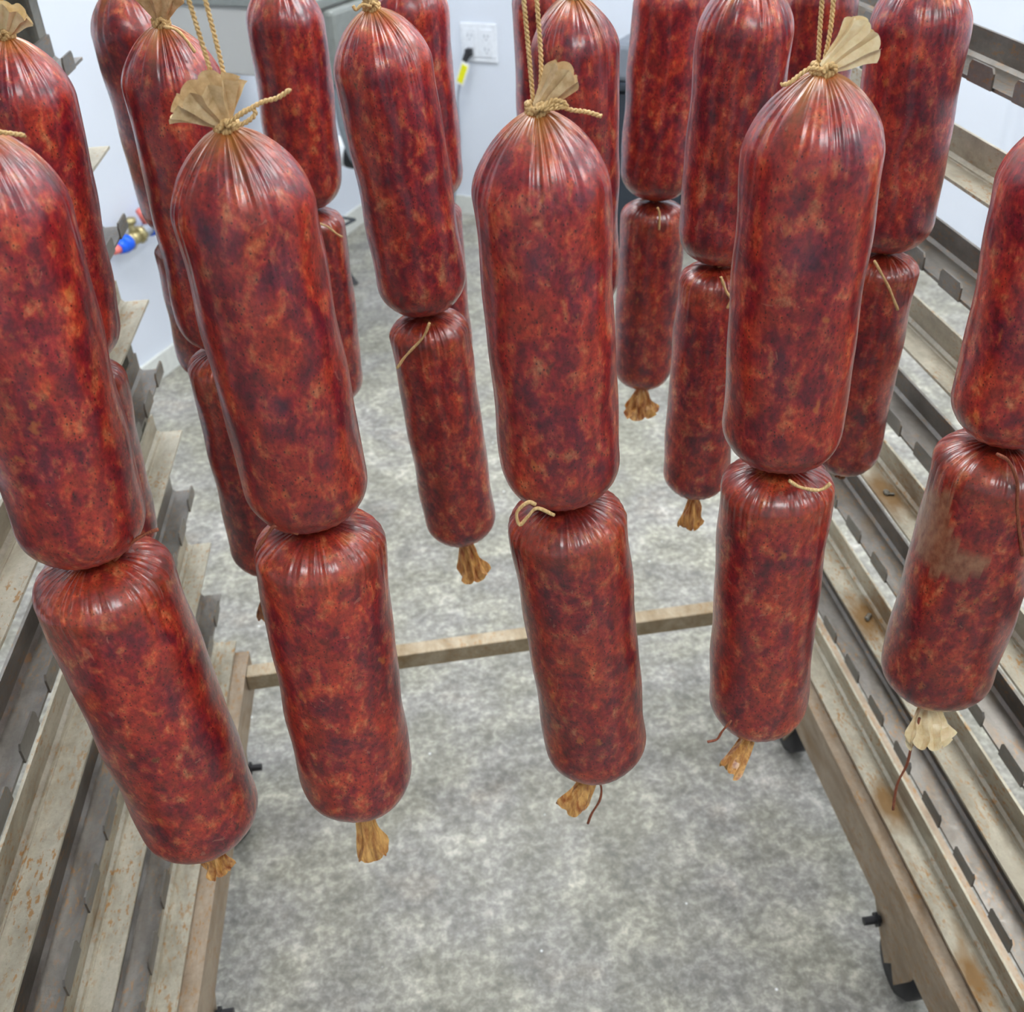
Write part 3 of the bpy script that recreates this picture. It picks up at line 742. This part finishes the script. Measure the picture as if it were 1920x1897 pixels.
def loose(nm, o, M4):
    bm = bmesh.new(); r = THIN.get(nm, 0.0014)
    if nm.startswith('c') and nm.endswith('top') or nm.endswith('loop'): twine(bm, ST[nm], r, 0.0055)
    else: tube(bm, smooth_path(ST[nm], 6), lambda t: r * (0.95 + 0.25 * math.sin(17 * t) * 0.5 + (0.2 if t > 0.9 else 0)), 7)
    part('loose_string', bm, M['cord_dark'] if nm in DARK else M['cord'], o, M4)

for n, (T, B, D, B2, D2) in CH.items():
    T = Vector(T); B = Vector(B)
    o, M4, L = make(n + 'u', T, B, D, 'point', 'u')
    x, y, z = T
    # fan of gathered casing above the tie
    fd = FAN.get(n, ((random.uniform(-0.3, 0.3), -0.2, 0.95), 0.028, 0.016, 0.35, 10))
    bm = fan_mesh((x, y, z + 0.001), fd[0], fd[1], fd[2], fd[3], fd[4], seed, r0=0.0038)
    part('casing_tip', bm, M['pale' if n in ('c3', 'b0') else 'fan'], o, M4, False)
    part('knot', knot_mesh((x, y, z + 0.001)), M['cord'], o, M4)
    # doubled twine up to the stick
    xs = x - 0.004
    bm = bmesh.new()
    for q, sg in ((-0.0035, -1), (0.0035, 1)):
        twine(bm, [(x + q * 0.5, y + 0.004, z + 0.002), (x + q, y + 0.004, z + 0.03), (xs + q * 1.2, y + 0.004 * sg, ZS - 0.03), (xs + q * 1.2, y + 0.0098 * sg, ZS)], 0.0014, 0.0056)
    twine(bm, [(xs - 0.0056, y - 0.0098, ZS), (xs - 0.003, y - 0.007, ZS + 0.0075), (xs, y, ZS + 0.0102), (xs + 0.003, y + 0.007, ZS + 0.0075), (xs + 0.0056, y + 0.0098, ZS)], 0.00155, 0.0062)
    part('hanging_twine', bm, M['cord'], o, M4)
    for nm in LOOSE_U.get(n, []): loose(nm, o, M4)
    if B2 is None: continue
    B2 = Vector(B2); T2 = B + (B2 - B).normalized() * 0.003
    o2, M42, L2 = make(n + 'l', T2, B2, D2, 'flat', 'l')
    part('knot', knot_mesh((B.x, B.y, B.z + 0.001), 0.0058, 0.0014), M['cord_dark'] if n in ('c0', 'c1', 'd3') else M['cord'], o2, M42)
    td = TAIL[n]
    bm = fan_mesh((B2.x, B2.y, B2.z + 0.001), td[0], td[1], td[2], td[3], td[4], seed + 50, r0=0.0042, scallop=0.10, crumple=0.30)
    part('casing_tail', bm, M[td[5]], o2, M42, False)
    for nm in LOOSE_M.get(n, []) + LOOSE_B.get(n, []): loose(nm, o2, M42)

# ------------------------------------------------------------------ things along the walls
def onback(s, off, z):     # a point off the back wall: s metres from the corner
    p = K + U * s - perpU * off; return (p.x, p.y, z)
def onleft(s, off, z):
    p = K + V * s - perpV * off; return (p.x, p.y, z)
rotB = math.atan2(U.y, U.x)     # local +x along the back wall to the right, local -y into the room
def sback(x): return (x - K.x) / U.x
# outlet: local x right, y into wall
t = thing('wall_outlet', 'white double wall outlet plate with a black plug in it', 'outlet', onback(sback(0.395), 0.0, 0.0), None, (0, 0, rotB))
obj('cover_plate', box((-0.078, -0.008, 0.612), (0.078, 0, 0.752), 0.003), M['plate'], t)
for xx in (-0.036, 0.036):
    rc = obj('receptacle', box((xx - 0.027, -0.0115, 0.632), (xx + 0.027, -0.008, 0.732), 0.0015), M['plate'], t)
    bm = bmesh.new()
    for zz in (0.703, 0.655):
        add_box(bm, (xx - 0.010, -0.0125, zz), (xx - 0.007, -0.0112, zz + 0.012)); add_box(bm, (xx + 0.006, -0.0125, zz), (xx + 0.009, -0.0112, zz + 0.010))
        add_cyl(bm, (xx, -0.0112, zz - 0.008), (xx, -0.0125, zz - 0.008), 0.003, None, 10)
    obj('slots', bm, M['slot'], rc)
t = thing('power_cord', 'grey power cord with black plug and bright yellow tag hanging from the outlet', 'cord', onback(sback(0.395), 0.0, 0.0), None, (0, 0, rotB))
bm = bmesh.new(); add_box(bm, (-0.048, -0.040, 0.636), (-0.022, -0.0126, 0.664), 0.004); add_cyl(bm, (-0.036, -0.030, 0.648), (-0.050, -0.044, 0.618), 0.015, 0.010, 12); obj('plug', bm, M['black'], t)
pts = [(-0.050, -0.044, 0.619), (-0.068, -0.048, 0.55), (-0.088, -0.045, 0.47), (-0.10, -0.03, 0.33), (-0.13, -0.022, 0.16), (-0.19, -0.02, 0.006), (-0.36, -0.03, 0.006)]
bm = bmesh.new(); tube(bm, smooth_path(pts), 0.005, 8); obj('cable', bm, M['greycord'], t, True)
bm = bmesh.new(); Mx = Matrix.Translation((-0.052, -0.056, 0.578)) @ Matrix.Rotation(0.42, 4, 'Y')
add_box(bm, (-0.0185, -0.002, -0.044), (0.0185, 0.000, 0.044), 0, Mx); obj('tag_backing', bm, M['paper'], t)
bm = bmesh.new(); add_box(bm, (-0.012, -0.0035, -0.036), (0.012, -0.0021, 0.034), 0, Mx); obj('tag', bm, M['yellow'], t)

# bin
bx, by = 0.812, 3.845
t = thing('waste_bin', 'slim dark slate waste bin with a grey rim against the back wall', 'bin', (bx, by, 0), None, (0, 0, rotB))
bm = bmesh.new(); w0, w1, d0, d1, hh = 0.24, 0.29, 0.14, 0.15, 0.60
v = [bm.verts.new(p) for p in ((0.02, 0.0, 0), (0.02 + w0, 0.0, 0), (0.02 + w0, d0, 0), (0.02, d0, 0), (0, -0.02, hh), (w1, -0.02, hh), (w1, d1, hh), (0, d1, hh))]
for f in ((0, 3, 2, 1), (0, 1, 5, 4), (1, 2, 6, 5), (2, 3, 7, 6), (3, 0, 4, 7), (4, 5, 6, 7)): bm.faces.new([v[i] for i in f])
bmesh.ops.bevel(bm, geom=bm.edges[:], offset=0.012, segments=3, affect='EDGES'); obj('body', bm, M['bin'], t)
obj('rim', box((-0.012, -0.034, hh + 0.0005), (w1 + 0.012, d1 + 0.01, hh + 0.028), 0.006), M['bin'], t)
bm = box((-0.006, -0.028, hh + 0.029), (w1 + 0.006, d1 + 0.004, hh + 0.155), 0.018); obj('lid', bm, M['binlid'], t)

# wall-mounted grey box against the left wall, and its hose
sl = 1.40
p0 = Vector(onleft(sl, 0.0, 0))
t = thing('equipment_box', 'pale grey enamel equipment box fixed high on the left wall', 'cabinet', (p0.x, p0.y, 0), None, (0, 0, rotB))
bm = box((0.005, 0.0, 0.872), (0.62, 0.45, 1.05), 0.006); obj('body', bm, M['box'], t)
obj('top_panel', box((0.008, -0.01, 1.0505), (0.635, 0.46, 1.075), 0.004), M['boxtop'], t)
bm = bmesh.new(); add_box(bm, (0.615, 0.02, 0.86), (0.66, 0.40, 1.045), 0.012); obj('side_housing', bm, M['boxtop'], t)
bm = bmesh.new(); tube(bm, smooth_path([(0.63, 0.06, 0.87), (0.632, 0.05, 0.80), (0.640, 0.05, 0.72), (0.665, 0.06, 0.64), (0.72, 0.1, 0.57), (0.80, 0.16, 0.54)]), 0.020, 12); obj('hose', bm, M['hose'], t, True)

# white canister with black cap on a wire bracket near the corner
q = Vector((-0.20, 4.05, 0))
t = thing('canister', 'white plastic canister with a black cap lying near the wall corner', 'canister', (-0.20, 4.03, 0.415), None, (0, math.radians(100), math.radians(-20)))
obj('body', lathe([(0.020, -0.13), (0.048, -0.125), (0.052, -0.11), (0.052, 0.055), (0.050, 0.06)], 24), M['white'], t, True)
obj('cap', lathe([(0.0525, 0.0602), (0.054, 0.065), (0.054, 0.088), (0.046, 0.095), (0.02, 0.096)], 24), M['black'], t, True)
t = thing('wire_stand', 'thin dark wire stand low in the wall corner under the canister', 'stand', (0, 0, 0))
bm = bmesh.new()
for pth in (([(-0.30, 4.02, 0.185), (-0.150, 3.97, 0.165), (-0.285, 3.83, 0.155), (-0.40, 3.88, 0.17), (-0.30, 4.02, 0.185)]),):
    for a_, b_ in zip(pth, pth[1:]): add_cyl(bm, a_, b_, 0.0055, None, 8)
obj('wire_loop', bm, M['wire'], t, True)
for p_ in ((-0.30, 4.02, 0.185), (-0.40, 3.88, 0.17)):
    bm = bmesh.new(); add_cyl(bm, (p_[0], p_[1], 0.0), p_, 0.005, None, 8); obj('leg', bm, M['wire'], t, True)
bm = bmesh.new()
add_cyl(bm, (-0.30, 4.02, 0.185), (-0.29, 4.03, 0.35), 0.005, None, 8); add_cyl(bm, (-0.33, 3.98, 0.18), (-0.33, 4.05, 0.34), 0.005, None, 8); obj('cradle', bm, M['wire'], t, True)
# black wedge on the floor
bm = bmesh.new()
v = [bm.verts.new(p) for p in ((-0.24, 3.70, 0.001), (-0.155, 3.74, 0.001), (-0.18, 3.83, 0.001), (-0.26, 3.80, 0.001), (-0.235, 3.74, 0.055), (-0.195, 3.755, 0.05), (-0.20, 3.81, 0.05), (-0.245, 3.80, 0.055))]
for f in ((0, 3, 2, 1), (0, 1, 5, 4), (1, 2, 6, 5), (2, 3, 7, 6), (3, 0, 4, 7), (4, 5, 6, 7)): bm.faces.new([v[i] for i in f])
bmesh.ops.bevel(bm, geom=bm.edges[:], offset=0.004, segments=2, affect='EDGES')
tag(obj('rubber_wedge', bm, M['black']), 'small black rubber wedge on the concrete floor near the corner', 'wedge')

# pipe valve on the left wall
a = Vector((-0.793, 3.036, 0.465)); b = Vector((-0.7086, 3.2008, 0.474))
inn = Vector((-perpV.x, -perpV.y, 0)).normalized() * 0.032
d = b - a
t = thing('pipe_valve', 'brass water valve with blue plastic couplings low on the left wall', 'valve', (0, 0, 0))
bm = bmesh.new(); add_cyl(bm, a - d * 0.12, a, 0.009, 0.014, 12); obj('nozzle', bm, M['red'], t, True)
bm = bmesh.new(); add_cyl(bm, a, a + d * 0.13, 0.016, 0.024, 16); add_cyl(bm, a + d * 0.13, a + d * 0.26, 0.024, None, 16); obj('coupling', bm, M['blue'], t, True)
bm = bmesh.new(); add_cyl(bm, a + d * 0.262, a + d * 0.32, 0.026, None, 6); add_cyl(bm, a + d * 0.32, a + d * 0.50, 0.020, None, 16); add_cyl(bm, a + d * 0.50, a + d * 0.60, 0.026, None, 6)
add_cyl(bm, a + d * 0.42, a + d * 0.40 + Vector((0, 0, 0.052)), 0.012, 0.009, 12); add_cyl(bm, a + d * 0.40 + Vector((0, 0, 0.045)), a + d * 0.40 + Vector((0, 0, 0.058)), 0.019, None, 10)
obj('valve_body', bm, M['brass'], t, True)
bm = bmesh.new(); add_cyl(bm, a + d * 0.602, a + d * 0.80, 0.019, None, 16); obj('sleeve', bm, M['greycord'], t, True)
bm = bmesh.new(); add_cyl(bm, a + d * 0.802, a + d * 1.0, 0.025, None, 16); add_cyl(bm, a + d * 1.0, a + d * 1.9, 0.014, None, 12); obj('coupling', bm, M['blue'], t, True)
bm = bmesh.new(); add_cyl(bm, a + d * 0.78 + Vector((0, 0, 0.02)), a + d * 0.70 + Vector((0, 0, 0.062)), 0.012, 0.014, 10); obj('lever', bm, M['red'], t, True)
bm = bmesh.new()
for f_ in (0.3, 1.4): add_cyl(bm, a + d * f_, a + d * f_ - inn, 0.008, None, 8)
obj('wall_clip', bm, M['brass'], t, True)
